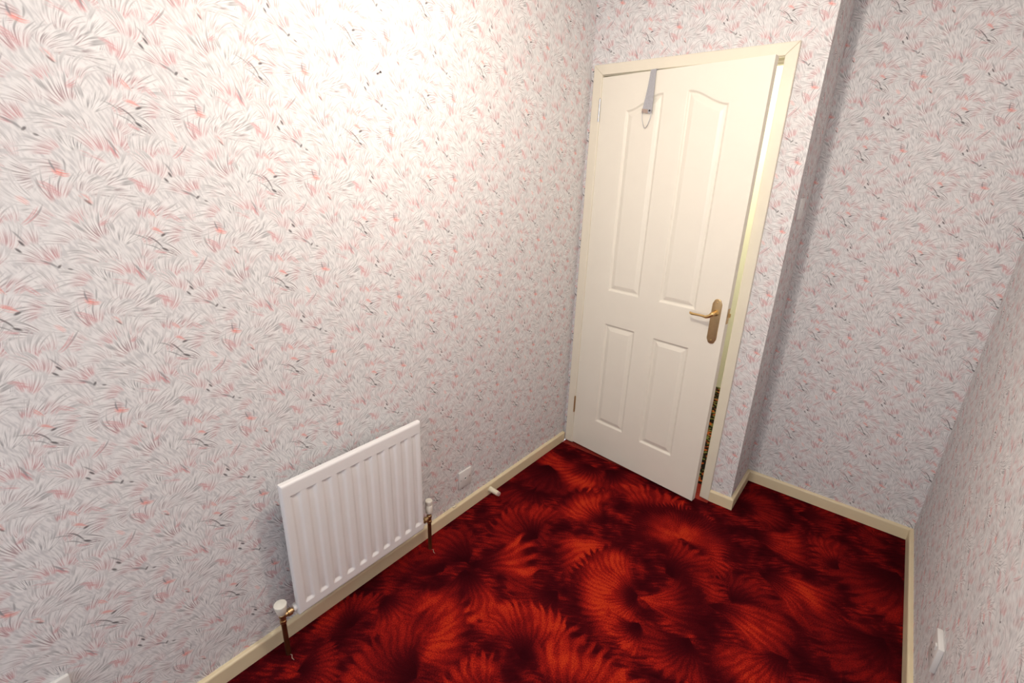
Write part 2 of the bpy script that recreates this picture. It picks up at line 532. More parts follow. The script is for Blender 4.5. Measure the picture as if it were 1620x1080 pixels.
M = {}
M['paper'] = wallpaper()
M['carpet'] = carpet()
M['ceiling'] = paint('ceiling_emulsion', (0.84, 0.84, 0.83), 0.9, 0.1, 0.02)
M['cream'] = paint('cream_gloss_paint', (0.82, 0.70, 0.47), 0.35, 0.4, 0.04, 18)
M['frame'] = paint('ivory_gloss_paint', (0.83, 0.775, 0.65), 0.35, 0.4, 0.03, 18)
M['door'] = paint('white_satin_door_paint', (0.88, 0.84, 0.74), 0.38, 0.4, 0.02, 12)
M['radiator'] = paint('white_enamel', (0.88, 0.87, 0.87), 0.25, 0.5, 0.015, 20)
M['plastic'] = paint('white_plastic', (0.80, 0.79, 0.775), 0.35, 0.5, 0.02, 40)
M['cap'] = paint('off_white_plastic_cap', (0.84, 0.81, 0.72), 0.35, 0.5, 0.03, 60)
M['hole'] = paint('dark_hole', (0.03, 0.028, 0.027), 0.6, 0.2, 0.1, 60)
M['brass'] = metal('polished_brass', (0.78, 0.55, 0.24), 0.28)
M['brass_plate'] = metal('aged_brass', (0.62, 0.45, 0.24), 0.38)
M['valve'] = metal('dull_brass_valve', (0.55, 0.38, 0.20), 0.4)
M['pipe'] = metal('tarnished_copper', (0.26, 0.13, 0.06), 0.5)
M['steel'] = metal('grey_steel', (0.62, 0.62, 0.64), 0.35)
M['strap'] = paint('grey_webbing', (0.44, 0.44, 0.47), 0.85, 0.1, 0.15, 160)
M['patch'] = paint('tan_leather_patch', (0.44, 0.34, 0.29), 0.7, 0.2, 0.15, 160)
M['nail'] = metal('dark_iron', (0.10, 0.09, 0.09), 0.5)
M['peg'] = paint('ivory_painted_peg', (0.82, 0.75, 0.58), 0.4, 0.4, 0.04, 40)
M['rubber'] = paint('pinkish_rubber', (0.55, 0.38, 0.34), 0.8, 0.2, 0.08, 80)
M['threshold'] = paint('plain_red_carpet_strip', (0.25, 0.030, 0.022), 0.95, 0.05, 0.35, 90)
M['thread'] = paint('pale_carpet_backing', (0.42, 0.30, 0.24), 0.9, 0.05, 0.2, 120)
M['hallwall'] = paint('pale_yellow_emulsion', (0.86, 0.85, 0.72), 0.85, 0.1, 0.02, 6)
tg = NT('window_glass', 0.02, 0.5)
_tr = tg.node('ShaderNodeBsdfTransparent')
_gl = tg.node('ShaderNodeBsdfGlossy')
_gl.inputs['Roughness'].default_value = 0.02
_mx = tg.node('ShaderNodeMixShader')
_mx.inputs[0].default_value = 0.06
tg.t.links.new(_tr.outputs[0], _mx.inputs[1])
tg.t.links.new(_gl.outputs[0], _mx.inputs[2])
tg.t.links.new(_mx.outputs[0], tg.t.nodes['Material Output'].inputs['Surface'])
M['glass'] = tg.mat
th = NT('landing_carpet', 0.95, 0.05)
_hn = th.noise(th.objco(), 26.0, 1.0)
_h2 = th.noise(th.objco(), 40.0, 0.0)
th.color(th.mix(th.smooth(_h2, 0.56, 0.66), th.mix(th.smooth(_hn, 0.52, 0.62), (0.010, 0.007, 0.006), (0.42, 0.10, 0.03)), (0.16, 0.17, 0.05)))
M['hallcarpet'] = th.mat


# ------------------------------------------------------------------ mesh helpers
def link(name, bm, mat, parent=None, smooth=False, loc=None, mw=None):
    me = bpy.data.meshes.new(name)
    bm.normal_update()
    bm.to_mesh(me)
    bm.free()
    if smooth:
        for p in me.polygons:
            p.use_smooth = True
    me.materials.append(mat)
    o = bpy.data.objects.new(name, me)
    C.objects.link(o)
    if parent is not None:
        o.parent = parent
    if loc is not None:
        o.location = loc
    return o


def tag(o, label=None, cat=None, group=None, kind=None):
    if label:
        o['label'] = label
    if cat:
        o['category'] = cat
    if group:
        o['group'] = group
    if kind:
        o['kind'] = kind
    return o


def empty(name, loc, rz=0.0):
    o = bpy.data.objects.new(name, None)
    o.empty_display_size = 0.05
    o.location = loc
    o.rotation_euler = (0, 0, rz)
    C.objects.link(o)
    return o


def box(bm, a, b, bev=0.0, seg=2):
    """axis-aligned box between corners a and b, edges rounded by bev"""
    vs = []
    lo = [min(a[i], b[i]) for i in range(3)]
    hi = [max(a[i], b[i]) for i in range(3)]
    for k in range(8):
        vs.append(bm.verts.new((hi[0] if k & 1 else lo[0], hi[1] if k & 2 else lo[1], hi[2] if k & 4 else lo[2])))
    fs = []
    for q in ((0, 2, 3, 1), (4, 5, 7, 6), (0, 1, 5, 4), (2, 6, 7, 3), (0, 4, 6, 2), (1, 3, 7, 5)):
        fs.append(bm.faces.new([vs[i] for i in q]))
    if bev > 0:
        es = list({e for f in fs for e in f.edges})
        bmesh.ops.bevel(bm, geom=es, offset=bev, segments=seg, affect='EDGES', profile=0.5)
    return bm


def prism(bm, pts, d):
    """closed polygon pts (3-D, planar) extruded along vector d"""
    a = [bm.verts.new(p) for p in pts]
    b = [bm.verts.new(Vector(p) + Vector(d)) for p in pts]
    bm.faces.new(a)
    bm.faces.new(b[::-1])
    n = len(pts)
    for i in range(n):
        bm.faces.new((a[i], b[i], b[(i + 1) % n], a[(i + 1) % n]))
    bmesh.ops.recalc_face_normals(bm, faces=bm.faces)
    return bm


def tube(bm, pts, radii, seg=12, closed=False):
    pts = [Vector(p) for p in pts]
    if not isinstance(radii, (list, tuple)):
        radii = [radii] * len(pts)
    rings = []
    n = len(pts)
    ref = None
    for i, p in enumerate(pts):
        if closed:
            d = pts[(i + 1) % n] - pts[(i - 1) % n]
        else:
            d = pts[min(i + 1, n - 1)] - pts[max(i - 1, 0)]
        d.normalize()
        if ref is None:
            ref = Vector((0, 0, 1)) if abs(d.z) < 0.9 else Vector((1, 0, 0))
        s = d.cross(ref).normalized()
        ref = s.cross(d).normalized()
        rings.append([bm.verts.new(p + (s * math.cos(2 * math.pi * k / seg) + ref * math.sin(2 * math.pi * k / seg)) * radii[i])
                      for k in range(seg)])
    m = n if closed else n - 1
    for i in range(m):
        a, b = rings[i], rings[(i + 1) % n]
        for k in range(seg):
            bm.faces.new((a[k], a[(k + 1) % seg], b[(k + 1) % seg], b[k]))
    if not closed:
        bm.faces.new(rings[0][::-1])
        bm.faces.new(rings[-1])
    bmesh.ops.recalc_face_normals(bm, faces=bm.faces)
    return bm


def lathe(bm, origin, axis, prof, seg=24):
    """profile [(distance along axis, radius)] turned about axis through origin"""
    ax = Vector(axis).normalized()
    o = Vector(origin)
    return tube(bm, [o + ax * a for a, _ in prof], [max(r, 1e-4) for _, r in prof], seg)


def uv_metres(o, fu, fv):
    me = o.data
    uvl = me.uv_layers.new(name='UVMap')
    for lp in me.loops:
        co = me.vertices[lp.vertex_index].co
        uvl.data[lp.index].uv = (fu(co), fv(co))


def auto_smooth(o, deg=35):
    for p in o.data.polygons:
        p.use_smooth = True
    try:
        o.data.set_sharp_from_angle(angle=math.radians(deg))
    except Exception:
        pass


# ------------------------------------------------------------------ the room
XR, YA, XW = 0.9954, 0.3304, 1.7171          # return corner, alcove back, right wall
ZC = 2.40
BH, BT = 0.060, 0.016                        # skirting
AX0, AX1, AZ = 0.021, 0.897, 2.060           # architrave outer edges
OX0, OX1, OZ = 0.066, 0.850, 2.012           # door opening inside the lining


def struct(name, bm, mat, parent=None):
    o = link(name, bm, mat, parent)
    if parent is None:
        tag(o, kind='structure')
    return o


bm = bmesh.new()
box(bm, (-0.1, Y_REAR - 0.1, -0.06), (XW + 0.1, -0.040, 0.0))
box(bm, (0.90, -0.040, -0.06), (XW + 0.1, YA + 0.1, 0.0))
floor = struct('floor', bm, M['carpet'])
uv_metres(floor, lambda c: c.x, lambda c: c.y)

bm = bmesh.new()
box(bm, (-0.1, Y_REAR - 0.1, ZC), (XW + 0.1, YA + 0.1, ZC + 0.08))
struct('ceiling', bm, M['ceiling'])

bm = bmesh.new()
box(bm, (-0.1, Y_REAR - 0.1, 0), (0, 0.0, ZC))
wl = struct('wall_left', bm, M['paper'])
uv_metres(wl, lambda c: c.y, lambda c: c.z)

# wall with the door in it, ending in the return of the alcove
bm = bmesh.new()
box(bm, (-0.1, 0.0, 0), (OX0 - 0.025, 0.10, ZC))
box(bm, (OX0 - 0.025, 0.0, OZ + 0.025), (OX1 + 0.025, 0.10, ZC))
box(bm, (OX1 + 0.025, 0.0, 0), (XR, 0.10, ZC))
wd = struct('wall_front', bm, M['paper'])
uv_metres(wd, lambda c: c.x + 0.05 + c.y, lambda c: c.z + 0.03)
bm = bmesh.new()
box(bm, (XR - 0.10, 0.10, 0), (XR, YA + 0.1, ZC))
wrt = struct('wall_return', bm, M['paper'])
uv_metres(wrt, lambda c: c.x + 0.05 + c.y, lambda c: c.z + 0.03)
bm = bmesh.new()
box(bm, (XR, YA, 0), (XW + 0.1, YA + 0.1, ZC))
wa = struct('wall_alcove', bm, M['paper'])
uv_metres(wa, lambda c: c.x + 0.02, lambda c: c.z + 0.10)
bm = bmesh.new()
box(bm, (XW, Y_REAR - 0.1, 0), (XW + 0.1, YA, ZC))
wr = struct('wall_right', bm, M['paper'])
uv_metres(wr, lambda c: -c.y, lambda c: c.z)
bm = bmesh.new()
yr0, yr1 = Y_REAR - 0.1, Y_REAR
box(bm, (0, yr0, 0), (XW, yr1, WIN[2]))
box(bm, (0, yr0, WIN[3]), (XW, yr1, ZC))
box(bm, (0, yr0, WIN[2]), (WIN[0], yr1, WIN[3]))
box(bm, (WIN[1], yr0, WIN[2]), (XW, yr1, WIN[3]))
wre = struct('wall_rear', bm, M['paper'])
uv_metres(wre, lambda c: -c.x, lambda c: c.z)

# window behind the camera (source of the daylight)
win = empty('window_1', ((WIN[0] + WIN[1]) / 2, Y_REAR - 0.05, WIN[2]))
tag(win, 'white framed window in the rear wall', 'window', kind='structure')
hw, hh = (WIN[1] - WIN[0]) / 2, WIN[3] - WIN[2]
bm = bmesh.new()
for a, b in (((-hw, -0.03, 0), (-hw + 0.05, 0.03, hh)), ((hw - 0.05, -0.03, 0), (hw, 0.03, hh)),
             ((-hw + 0.05, -0.03, 0), (hw - 0.05, 0.03, 0.05)), ((-hw + 0.05, -0.03, hh - 0.05), (hw - 0.05, 0.03, hh)),
             ((-0.025, -0.03, 0.05), (0.025, 0.03, hh - 0.05))):
    box(bm, a, b, 0.004)
link('window_frame', bm, M['frame'], win)
for s in (-1, 1):
    bm = bmesh.new()
    box(bm, (s * 0.025, -0.003, 0.05), (s * (hw - 0.05), 0.003, hh - 0.05))
    link('pane', bm, M['glass'], win)


# skirting boards
def skirting(name, p0, p1, nrm, e0=0.0, e1=0.0):
    """board from p0 to p1 along a wall whose room side normal is nrm; e0/e1 mitre the ends"""
    p0, p1, nrm = Vector(p0), Vector(p1), Vector(nrm)
    d = (p1 - p0).normalized()
    prof = [(0, 0), (BT, 0), (BT, BH - 0.007), (BT - 0.0015, BH - 0.003), (BT - 0.005, BH - 0.0006), (BT - 0.008, BH), (0, BH)]
    bm = bmesh.new()
    a = [bm.verts.new(p0 + nrm * n + Vector((0, 0, z)) + d * (e0 * n)) for n, z in prof]
    b = [bm.verts.new(p1 + nrm * n + Vector((0, 0, z)) + d * (e1 * n)) for n, z in prof]
    bm.faces.new(a)
    bm.faces.new(b[::-1])
    for i in range(len(prof)):
        j = (i + 1) % len(prof)
        bm.faces.new((a[i], b[i], b[j], a[j]))
    bmesh.ops.recalc_face_normals(bm, faces=bm.faces)
    return struct(name, bm, M['cream'])


skirting('baseboard_left', (0, Y_REAR, 0), (0, -0.016, 0), (1, 0, 0))
skirting('baseboard_front', (AX1, 0, 0), (XR, 0, 0), (0, -1, 0), 0, 1)
skirting('baseboard_return', (XR, 0, 0), (XR, YA, 0), (1, 0, 0), -1, -1)
skirting('baseboard_alcove', (XR, YA, 0), (XW, YA, 0), (0, -1, 0), 1, -1)
skirting('baseboard_right', (XW, YA, 0), (XW, Y_REAR, 0), (-1, 0, 0), 1, 0)

# door frame: architrave, lining, stop, strike plate
tr = empty('trim_1', ((OX0 + OX1) / 2, 0, 0))
tag(tr, 'ivory gloss door frame with mitred architrave around the white door', 'door frame', kind='structure')
TX = -(OX0 + OX1) / 2


def arch(name, pts):
    bm = bmesh.new()
    prism(bm, [(x + TX, 0.0, z) for x, z in pts], (0, -0.016, 0))
    es = [e for e in bm.edges if all(v.co.y < -0.01 for v in e.verts)]
    bmesh.ops.bevel(bm, geom=es, offset=0.003, segments=2, affect='EDGES', profile=0.5)
    return link(name, bm, M['frame'], tr)


IX0, IX1, IZ = 0.0685, 0.8515, 2.0145
arch('architrave_upright', [(AX0, 0.012), (IX0, 0.012), (IX0, IZ), (AX0, AZ)])
arch('architrave_upright', [(IX1, 0.004), (AX1, 0.0), (AX1, AZ), (IX1, IZ)])
arch('architrave_head', [(AX0, AZ), (IX0, IZ), (IX1, IZ), (AX1, AZ)])
bm = bmesh.new()
box(bm, (OX0 - 0.025 + TX, 0.0, 0), (OX0 + TX, 0.10, OZ))
link('jamb_lining', bm, M['frame'], tr)
bm = bmesh.new()
box(bm, (OX1 + TX, 0.0, 0), (OX1 + 0.025 + TX, 0.10, OZ))
link('jamb_lining', bm, M['frame'], tr)
bm = bmesh.new()
box(bm, (OX0 - 0.025 + TX, 0.0, OZ), (OX1 + 0.025 + TX, 0.10, OZ + 0.025))
link('head_lining', bm, M['frame'], tr)
for a, b in (((OX0, 0.05, 0), (OX0 + 0.012, 0.085, OZ)), ((OX1 - 0.012, 0.05, 0), (OX1, 0.085, OZ)),
             ((OX0 + 0.012, 0.05, OZ - 0.012), (OX1 - 0.012, 0.085, OZ))):
    bm = bmesh.new()
    box(bm, (a[0] + TX, a[1], a[2]), (b[0] + TX, b[1], b[2]), 0.002)
    link('door_stop', bm, M['frame'], tr)
bm = bmesh.new()
box(bm, (OX1 - 0.0015 + TX, 0.008, 0.955), (OX1 + TX, 0.034, 1.015), 0.0005)
link('strike_plate', bm, M['brass_plate'], tr)['label'] = 'brass strike plate'

# plain red strip under the door where the room carpet ends
bm = bmesh.new()
box(bm, (0.018, -0.040, -0.06), (0.90, 0.10, 0.001))
o = struct('trim_2', bm, M['threshold'])
tag(o, 'plain red carpet strip across the doorway', 'carpet strip')

# ------------------------------------------------------------------ landing beyond the door
bm = bmesh.new()
box(bm, (-0.6, 0.10, -0.06), (XR - 0.1, 1.56, 0.0))
struct('floor_landing', bm, M['hallcarpet'])
bm = bmesh.new()
box(bm, (-0.6, 1.50, 0), (XR - 0.1, 1.60, ZC))
struct('wall_landing_back', bm, M['hallwall'])
bm = bmesh.new()
box(bm, (-0.70, 0.0, 0), (-0.60, 1.60, ZC))
struct('wall_landing_left', bm, M['hallwall'])
bm = bmesh.new()
box(bm, (XR - 0.10, YA + 0.1, 0), (XR, 1.60, ZC))
struct('wall_landing_right', bm, M['hallwall'])
bm = bmesh.new()
box(bm, (-0.60, 0.0, 0), (-0.10, 0.10, ZC))
struct('wall_landing_front', bm, M['hallwall'])
bm = bmesh.new()
box(bm, (-0.70, 0.0, ZC), (-0.1, 1.60, ZC + 0.08))
box(bm, (-0.1, YA + 0.1, ZC), (XR, 1.60, ZC + 0.08))
struct('ceiling_landing', bm, M['ceiling'])

# ------------------------------------------------------------------ door
HX, HY = 0.067, -0.008
DW, DT, DZ0, DZ1 = 0.776, 0.035, 0.014, 2.0055
door = empty('door_1', (HX, HY, 0), -math.radians(6.475))
tag(door, 'white four panel moulded door standing slightly ajar', 'door', kind='structure')
# door local frame: +x along the leaf from the hinge, -y towards the room


def sm(t):
    t = max(0.0, min(1.0, t))
    return t * t * (3 - 2 * t)


PANELS = [(0.149, 0.335, 0.990, 1.855, 1.915, 1), (0.445, 0.631, 0.990, 1.855, 1.915, -1),
          (0.152, 0.335, 0.215, 0.809, 0.809, 0), (0.442, 0.630, 0.207, 0.803, 0.803, 0)]


def panel_h(x, z):
    for x0, x1, z0, zl, zh, s in PANELS:
        if x <= x0 or x >= x1 or z <= z0 or z >= zh:
            continue
        if s:
            t = (x - x0) / (x1 - x0)
            if s < 0:
                t = 1 - t
            top = zl + (zh - zl) * sm(t / 0.92 - 0.02)
            slope = (zh - zl) / (x1 - x0) * 6 * max(0, min(1, t)) * (1 - max(0, min(1, t)))
            et = (top - z) / math.hypot(1, slope)
        else:
            et = zl - z
        e = min(x - x0, x1 - x, z - z0, et)
        if e <= 0:
            return 0.0
        D = 0.0085
        if e < 0.010:
            return -D * sm(e / 0.010)
        if e < 0.015:
            return -D
        if e < 0.034:
            return -D + (D - 0.0012) * (0.25 * sm((e - 0.015) / 0.004) + 0.75 * min(1, max(0, (e - 0.017) / 0.017)))
        return -0.0012
    return 0.0


def axis_coords(lo, hi, step, marks):
    """grid lines from lo to hi, dense around the marks"""
    out = [lo]
    x = lo
    while x < hi - 1e-6:
        near = min(abs(x - m) for m in marks)
        x += step if near < 0.045 else step * 5
        out.append(min(x, hi))
    return out


xs = axis_coords(0.0, DW, 0.0025, [p[0] for p in PANELS] + [p[1] for p in PANELS] + [0.24, 0.54, 0.20, 0.58, 0.28, 0.5])
zs = axis_coords(DZ0, DZ1, 0.0025, [0.215, 0.23, 0.80, 0.775, 0.99, 1.005, 1.80, 1.84, 1.88, 1.92])
bm = bmesh.new()
grid = [[bm.verts.new((x, -panel_h(x, z), z)) for x in xs] for z in zs]
for j in range(len(zs) - 1):
    for i in range(len(xs) - 1):
        bm.faces.new((grid[j][i], grid[j][i + 1], grid[j + 1][i + 1], grid[j + 1][i]))
ring = [grid[0][i] for i in range(len(xs))] + [grid[j][-1] for j in range(1, len(zs))] + \
       [grid[-1][i] for i in range(len(xs) - 2, -1, -1)] + [grid[j][0] for j in range(len(zs) - 2, 0, -1)]
back = [bm.verts.new((v.co.x, DT, v.co.z)) for v in ring]
for i in range(len(ring)):
    j = (i + 1) % len(ring)
    bm.faces.new((ring[i], back[i], back[j], ring[j]))
bm.faces.new(back[::-1])
bmesh.ops.recalc_face_normals(bm, faces=bm.faces)
leaf = link('leaf', bm, M['door'], door)
auto_smooth(leaf, 60)

# hinges: knuckles at the leaf's hinge edge, leaves let in beside them
for z0, z1 in ((1.811, 1.913), (0.218, 0.320)):
    bm = bmesh.new()
    n = 5
    for k in range(n):
        a = z0 + (z1 - z0) * k / n
        b = z0 + (z1 - z0) * (k + 1) / n - 0.0012
        lathe(bm, (-0.0005, -0.006, a), (0, 0, 1), [(0, 0.0050), (b - a, 0.0050)], 12)
    lathe(bm, (-0.0005, -0.006, z1), (0, 0, 1), [(0, 0.004), (0.003, 0.003), (0.005, 0.001)], 12)
    hg = link('hinge', bm, M['steel'] if z0 > 1 else M['brass_plate'], door)
    auto_smooth(hg)
    bm = bmesh.new()
    box(bm, (-0.0012, -0.003, z0), (0.0004, 0.028, z1))
    link('hinge_leaf', bm, M['brass_plate'], hg)

# latch plate in the free edge
bm = bmesh.new()
box(bm, (DW, 0.006, 0.955), (DW + 0.0012, 0.029, 1.025), 0.0004)
lp = link('latch_plate', bm, M['brass_plate'], door)
bm = bmesh.new()
prism(bm, [(DW, 0.012, 0.985), (DW + 0.010, 0.020, 0.985), (DW, 0.024, 0.985)], (0, 0, 0.018))
link('latch_bolt', bm, M['brass'], lp)

# handle: shaped back plate and scrolled lever
PU, PZ, PHW, PHH = 0.7285, 0.958, 0.0215, 0.104
half = [(0.0, PHH), (0.006, PHH - 0.0006), (0.0115, PHH - 0.003), (0.0150, PHH - 0.0075), (0.0165, PHH - 0.013), (0.0195, PHH - 0.0175),
        (PHW, PHH - 0.024)]
out = [(x, z) for x, z in half] + [(x, -z) for x, z in half[::-1]] + [(-x, -z) for x, z in half[1:]] + [(-x, z) for x, z in half[::-1][:-1]]
bm = bmesh.new()
prism(bm, [(PU + x, 0.0, PZ + z) for x, z in out], (0, -0.0055, 0))
es = [e for e in bm.edges if all(v.co.y < -0.005 for v in e.verts)]
bmesh.ops.bevel(bm, geom=es, offset=0.0035, segments=3, affect='EDGES', profile=0.5)
plate = link('handle_plate', bm, M['brass_plate'], door)
auto_smooth(plate, 30)
bm = bmesh.new()
LZ = 1.000
lathe(bm, (PU + 0.001, -0.005, LZ), (0, -1, 0), [(0, 0.0135), (0.003, 0.0135), (0.006, 0.0105), (0.012, 0.0095), (0.030, 0.0095), (0.038, 0.0105), (0.046, 0.0095), (0.049, 0.006)], 20)
pts = [(PU + 0.012, -0.046, LZ + 0.006), (PU + 0.002, -0.047, LZ + 0.000), (PU - 0.010, -0.049, LZ - 0.011), (PU - 0.022, -0.050, LZ - 0.0165),
       (PU - 0.036, -0.050, LZ - 0.0150), (PU - 0.055, -0.050, LZ - 0.0145), (PU - 0.074, -0.049, LZ - 0.0155), (PU - 0.088, -0.047, LZ - 0.0165),
       (PU - 0.096, -0.045, LZ - 0.0150), (PU - 0.101, -0.042, LZ - 0.0115)]
tube(bm, pts, [0.0045, 0.0075, 0.0080, 0.0070, 0.0056, 0.0052, 0.0054, 0.0062, 0.0062, 0.0035], 12)
lv = link('lever', bm, M['brass'], plate)
auto_smooth(lv, 50)
for sx, sz in ((0, 0.088), (0, -0.088)):
    bm = bmesh.new()
    lathe(bm, (PU + sx, -0.0052, PZ + sz), (0, -1, 0), [(0, 0.0036), (0.0010, 0.0034), (0.0016, 0.0020)], 12)
    link('screw', bm, M['brass'], plate)

# ------------------------------------------------------------------ strap hung over the top of the door
st = empty('door_strap', (HX, HY, 0), -math.radians(6.475))
tag(st, 'grey fabric strap with a metal loop hung over the top of the white door', 'strap')
bm = bmesh.new()
rows = [(DT + 0.0035, 1.93, 0.274, 0.014), (DT + 0.0035, 2.0085, 0.274, 0.014), (-0.003, 2.0085, 0.274, 0.0138),
        (-0.0035, 1.99, 0.2735, 0.0142), (-0.0045, 1.95, 0.2725, 0.0165), (-0.006, 1.90, 0.270, 0.0205), (-0.007, 1.86, 0.2675, 0.0245),
        (-0.0075, 1.835, 0.2655, 0.027)]
va = []
for k, (y, z, u, hwid) in enumerate(rows):
    sl = 0.004 if k == len(rows) - 1 else 0.0
    va.append([(u - hwid, y, z + sl), (u + hwid, y, z - sl)])
fr, bk = [], []
for k, (a, b) in enumerate(va):
    y = rows[k][0]
    if k == 0:
        off = (0, 0.0022, 0)
    elif k in (1, 2):
        off = (0, 0.0022 if k == 1 else -0.0022, 0.0022)
    else:
        off = (0, -0.0022, 0)
    bk.append([bm.verts.new(a), bm.verts.new(b)])
    fr.append([bm.verts.new(Vector(a) + Vector(off)), bm.verts.new(Vector(b) + Vector(off))])
for k in range(len(va) - 1):
    for g in (fr, bk):
        bm.faces.new((g[k][0], g[k][1], g[k + 1][1], g[k + 1][0]))
    for s in (0, 1):
        bm.faces.new((fr[k][s], bk[k][s], bk[k + 1][s], fr[k + 1][s]))
bm.faces.new((fr[0][0], fr[0][1], bk[0][1], bk[0][0]))
bm.faces.new((fr[-1][0], fr[-1][1], bk[-1][1], bk[-1][0]))
bmesh.ops.recalc_face_normals(bm, faces=bm.faces)
link('webbing', bm, M['strap'], st)
bm = bmesh.new()
prism(bm, [(0.2390, -0.0100, 1.8390), (0.2720, -0.0100, 1.8340), (0.2700, -0.0100, 1.8500), (0.2410, -0.0100, 1.8545)], (0, -0.0015, 0))
link('leather_patch', bm, M['patch'], st)['label'] = 'tan leather patch'
bm = bmesh.new()
lathe(bm, (0.280, -0.0098, 1.8445), (0, -1, 0), [(0, 0.0042), (0.0015, 0.004), (0.0025, 0.0018)], 14)
link('rivet', bm, M['nail'], st)
bm = bmesh.new()
ctrl = [(0.2455, 1.846), (0.2450, 1.828), (0.2490, 1.806), (0.2555, 1.788), (0.2620, 1.776), (0.2675, 1.7725), (0.2730, 1.776), (0.2805, 1.790),
        (0.2870, 1.808), (0.2905, 1.828), (0.2910, 1.846)]
tube(bm, [(x, -0.0115, z) for x, z in ctrl], 0.0017, 8)
link('loop', bm, M['steel'], st, smooth=True)['label'] = 'thin metal loop'

# ------------------------------------------------------------------ radiator
RY0, RY1, RZ0, RZ1, RX = -1.760, -1.217, 0.1454, 0.6525, 0.090
rad = empty('radiator', (0.0, (RY0 + RY1) / 2, 0))
tag(rad, 'white fluted panel radiator fixed low on the papered wall', 'radiator')
OY = (RY0 + RY1) / 2
bm = bmesh.new()
PITCH_R, CW, NCH = 0.0523, 0.036, 10
first = RY0 + 0.0235
zt, zb = 0.607, 0.1775


def rad_h(y, z):
    if z > zt or z < zb:
        return 0.0
    k = round((y - first - CW / 2) / PITCH_R)
    if k < 0 or k >= NCH:
        return 0.0
    c = first + CW / 2 + k * PITCH_R
    hw2 = CW / 2
    ex = hw2 - abs(y - c)
    if ex <= 0:
        return 0.0
    q = max(0.0, 1 - (abs(y - c) / (CW / 2)) ** 2)
    eb = (z - zb) - 0.0
    side = sm(ex / 0.012)
    top = sm((zt - z) / 0.0035)
    bot = sm(eb / (0.004 + 0.011 * math.sqrt(max(q, 0.0))))
    return -side * top * bot * (0.0042 + 0.0085 * math.exp(-(zt - z) / 0.016) + 0.0050 * math.exp(-(z - zb) / 0.030))


ys = [RY0, RY0 + 0.002, RY0 + 0.005, RY0 + 0.010, RY0 + 0.017]
y = first - 0.004
while y < RY1 - 0.020:
    ys.append(y)
    y += 0.0026
ys += [RY1 - 0.017, RY1 - 0.010, RY1 - 0.005, RY1 - 0.002, RY1]
zz = [RZ0, RZ0 + 0.002, RZ0 + 0.005, RZ0 + 0.010, RZ0 + 0.020, RZ0 + 0.029]
z = zb - 0.001
while z < zb + 0.020:
    zz.append(z)
    z += 0.0015
zz += [0.205, 0.22, 0.24, 0.27, 0.32, 0.40, 0.48, 0.53, 0.555, 0.572, 0.584, 0.591]
z = zt - 0.010
while z < zt + 0.003:
    zz.append(z)
    z += 0.0011
zz += [0.620, 0.630, RZ1 - 0.012, RZ1 - 0.008, RZ1 - 0.005, RZ1 - 0.0025, RZ1 - 0.0008, RZ1]


def edge_round(y, z):
    r = 0.0
    for e, R in ((y - RY0, 0.005), (RY1 - y, 0.005), (z - RZ0, 0.005), (RZ1 - z, 0.008)):
        if e < R:
            r = max(r, R - math.sqrt(max(0.0, R * R - (R - e) ** 2)))
    return -r


g = [[bm.verts.new((RX + rad_h(y, z) + edge_round(y, z), y - OY, z)) for y in ys] for z in zz]
for j in range(len(zz) - 1):
    for i in range(len(ys) - 1):
        bm.faces.new((g[j][i], g[j][i + 1], g[j + 1][i + 1], g[j + 1][i]))
ring = [g[0][i] for i in range(len(ys))] + [g[j][-1] for j in range(1, len(zz))] + \
       [g[-1][i] for i in range(len(ys) - 2, -1, -1)] + [g[j][0] for j in range(len(zz) - 2, 0, -1)]
bk = [bm.verts.new((RX - 0.019, v.co.y, v.co.z)) for v in ring]
for i in range(len(ring)):
    j = (i + 1) % len(ring)
    bm.faces.new((ring[i], bk[i], bk[j], ring[j]))
bm.faces.new(bk[::-1])
bmesh.ops.recalc_face_normals(bm, faces=bm.faces)
pn = link('front_panel', bm, M['radiator'], rad)
auto_smooth(pn, 50)
bm = bmesh.new()
ny = 40
for k in range(ny):                       # zig-zag convector sheet behind the panel
    y0 = RY0 + 0.03 + (RY1 - RY0 - 0.06) * k / ny - OY
    y1 = RY0 + 0.03 + (RY1 - RY0 - 0.06) * (k + 1) / ny - OY
    xa, xb = (0.0705, 0.040) if k % 2 == 0 else (0.040, 0.0705)
    vs = [bm.verts.new(p) for p in ((xa, y0, 0.19), (xb, y1, 0.19), (xb, y1, 0.60), (xa, y0, 0.60))]
    bm.faces.new(vs)
link('convector_fins', bm, M['radiator'], rad)
for yb in (RY0 + 0.10, RY1 - 0.10):
    bm = bmesh.new()
    box(bm, (0.0, yb - 0.015 - OY, 0.22), (0.003, yb + 0.015 - OY, 0.58))
    box(bm, (0.003, yb - 0.015 - OY, 0.555), (0.040, yb + 0.015 - OY, 0.558))
    box(bm, (0.003, yb - 0.015 - OY, 0.225), (0.040, yb + 0.015 - OY, 0.228))
    link('wall_bracket', bm, M['radiator'], rad)


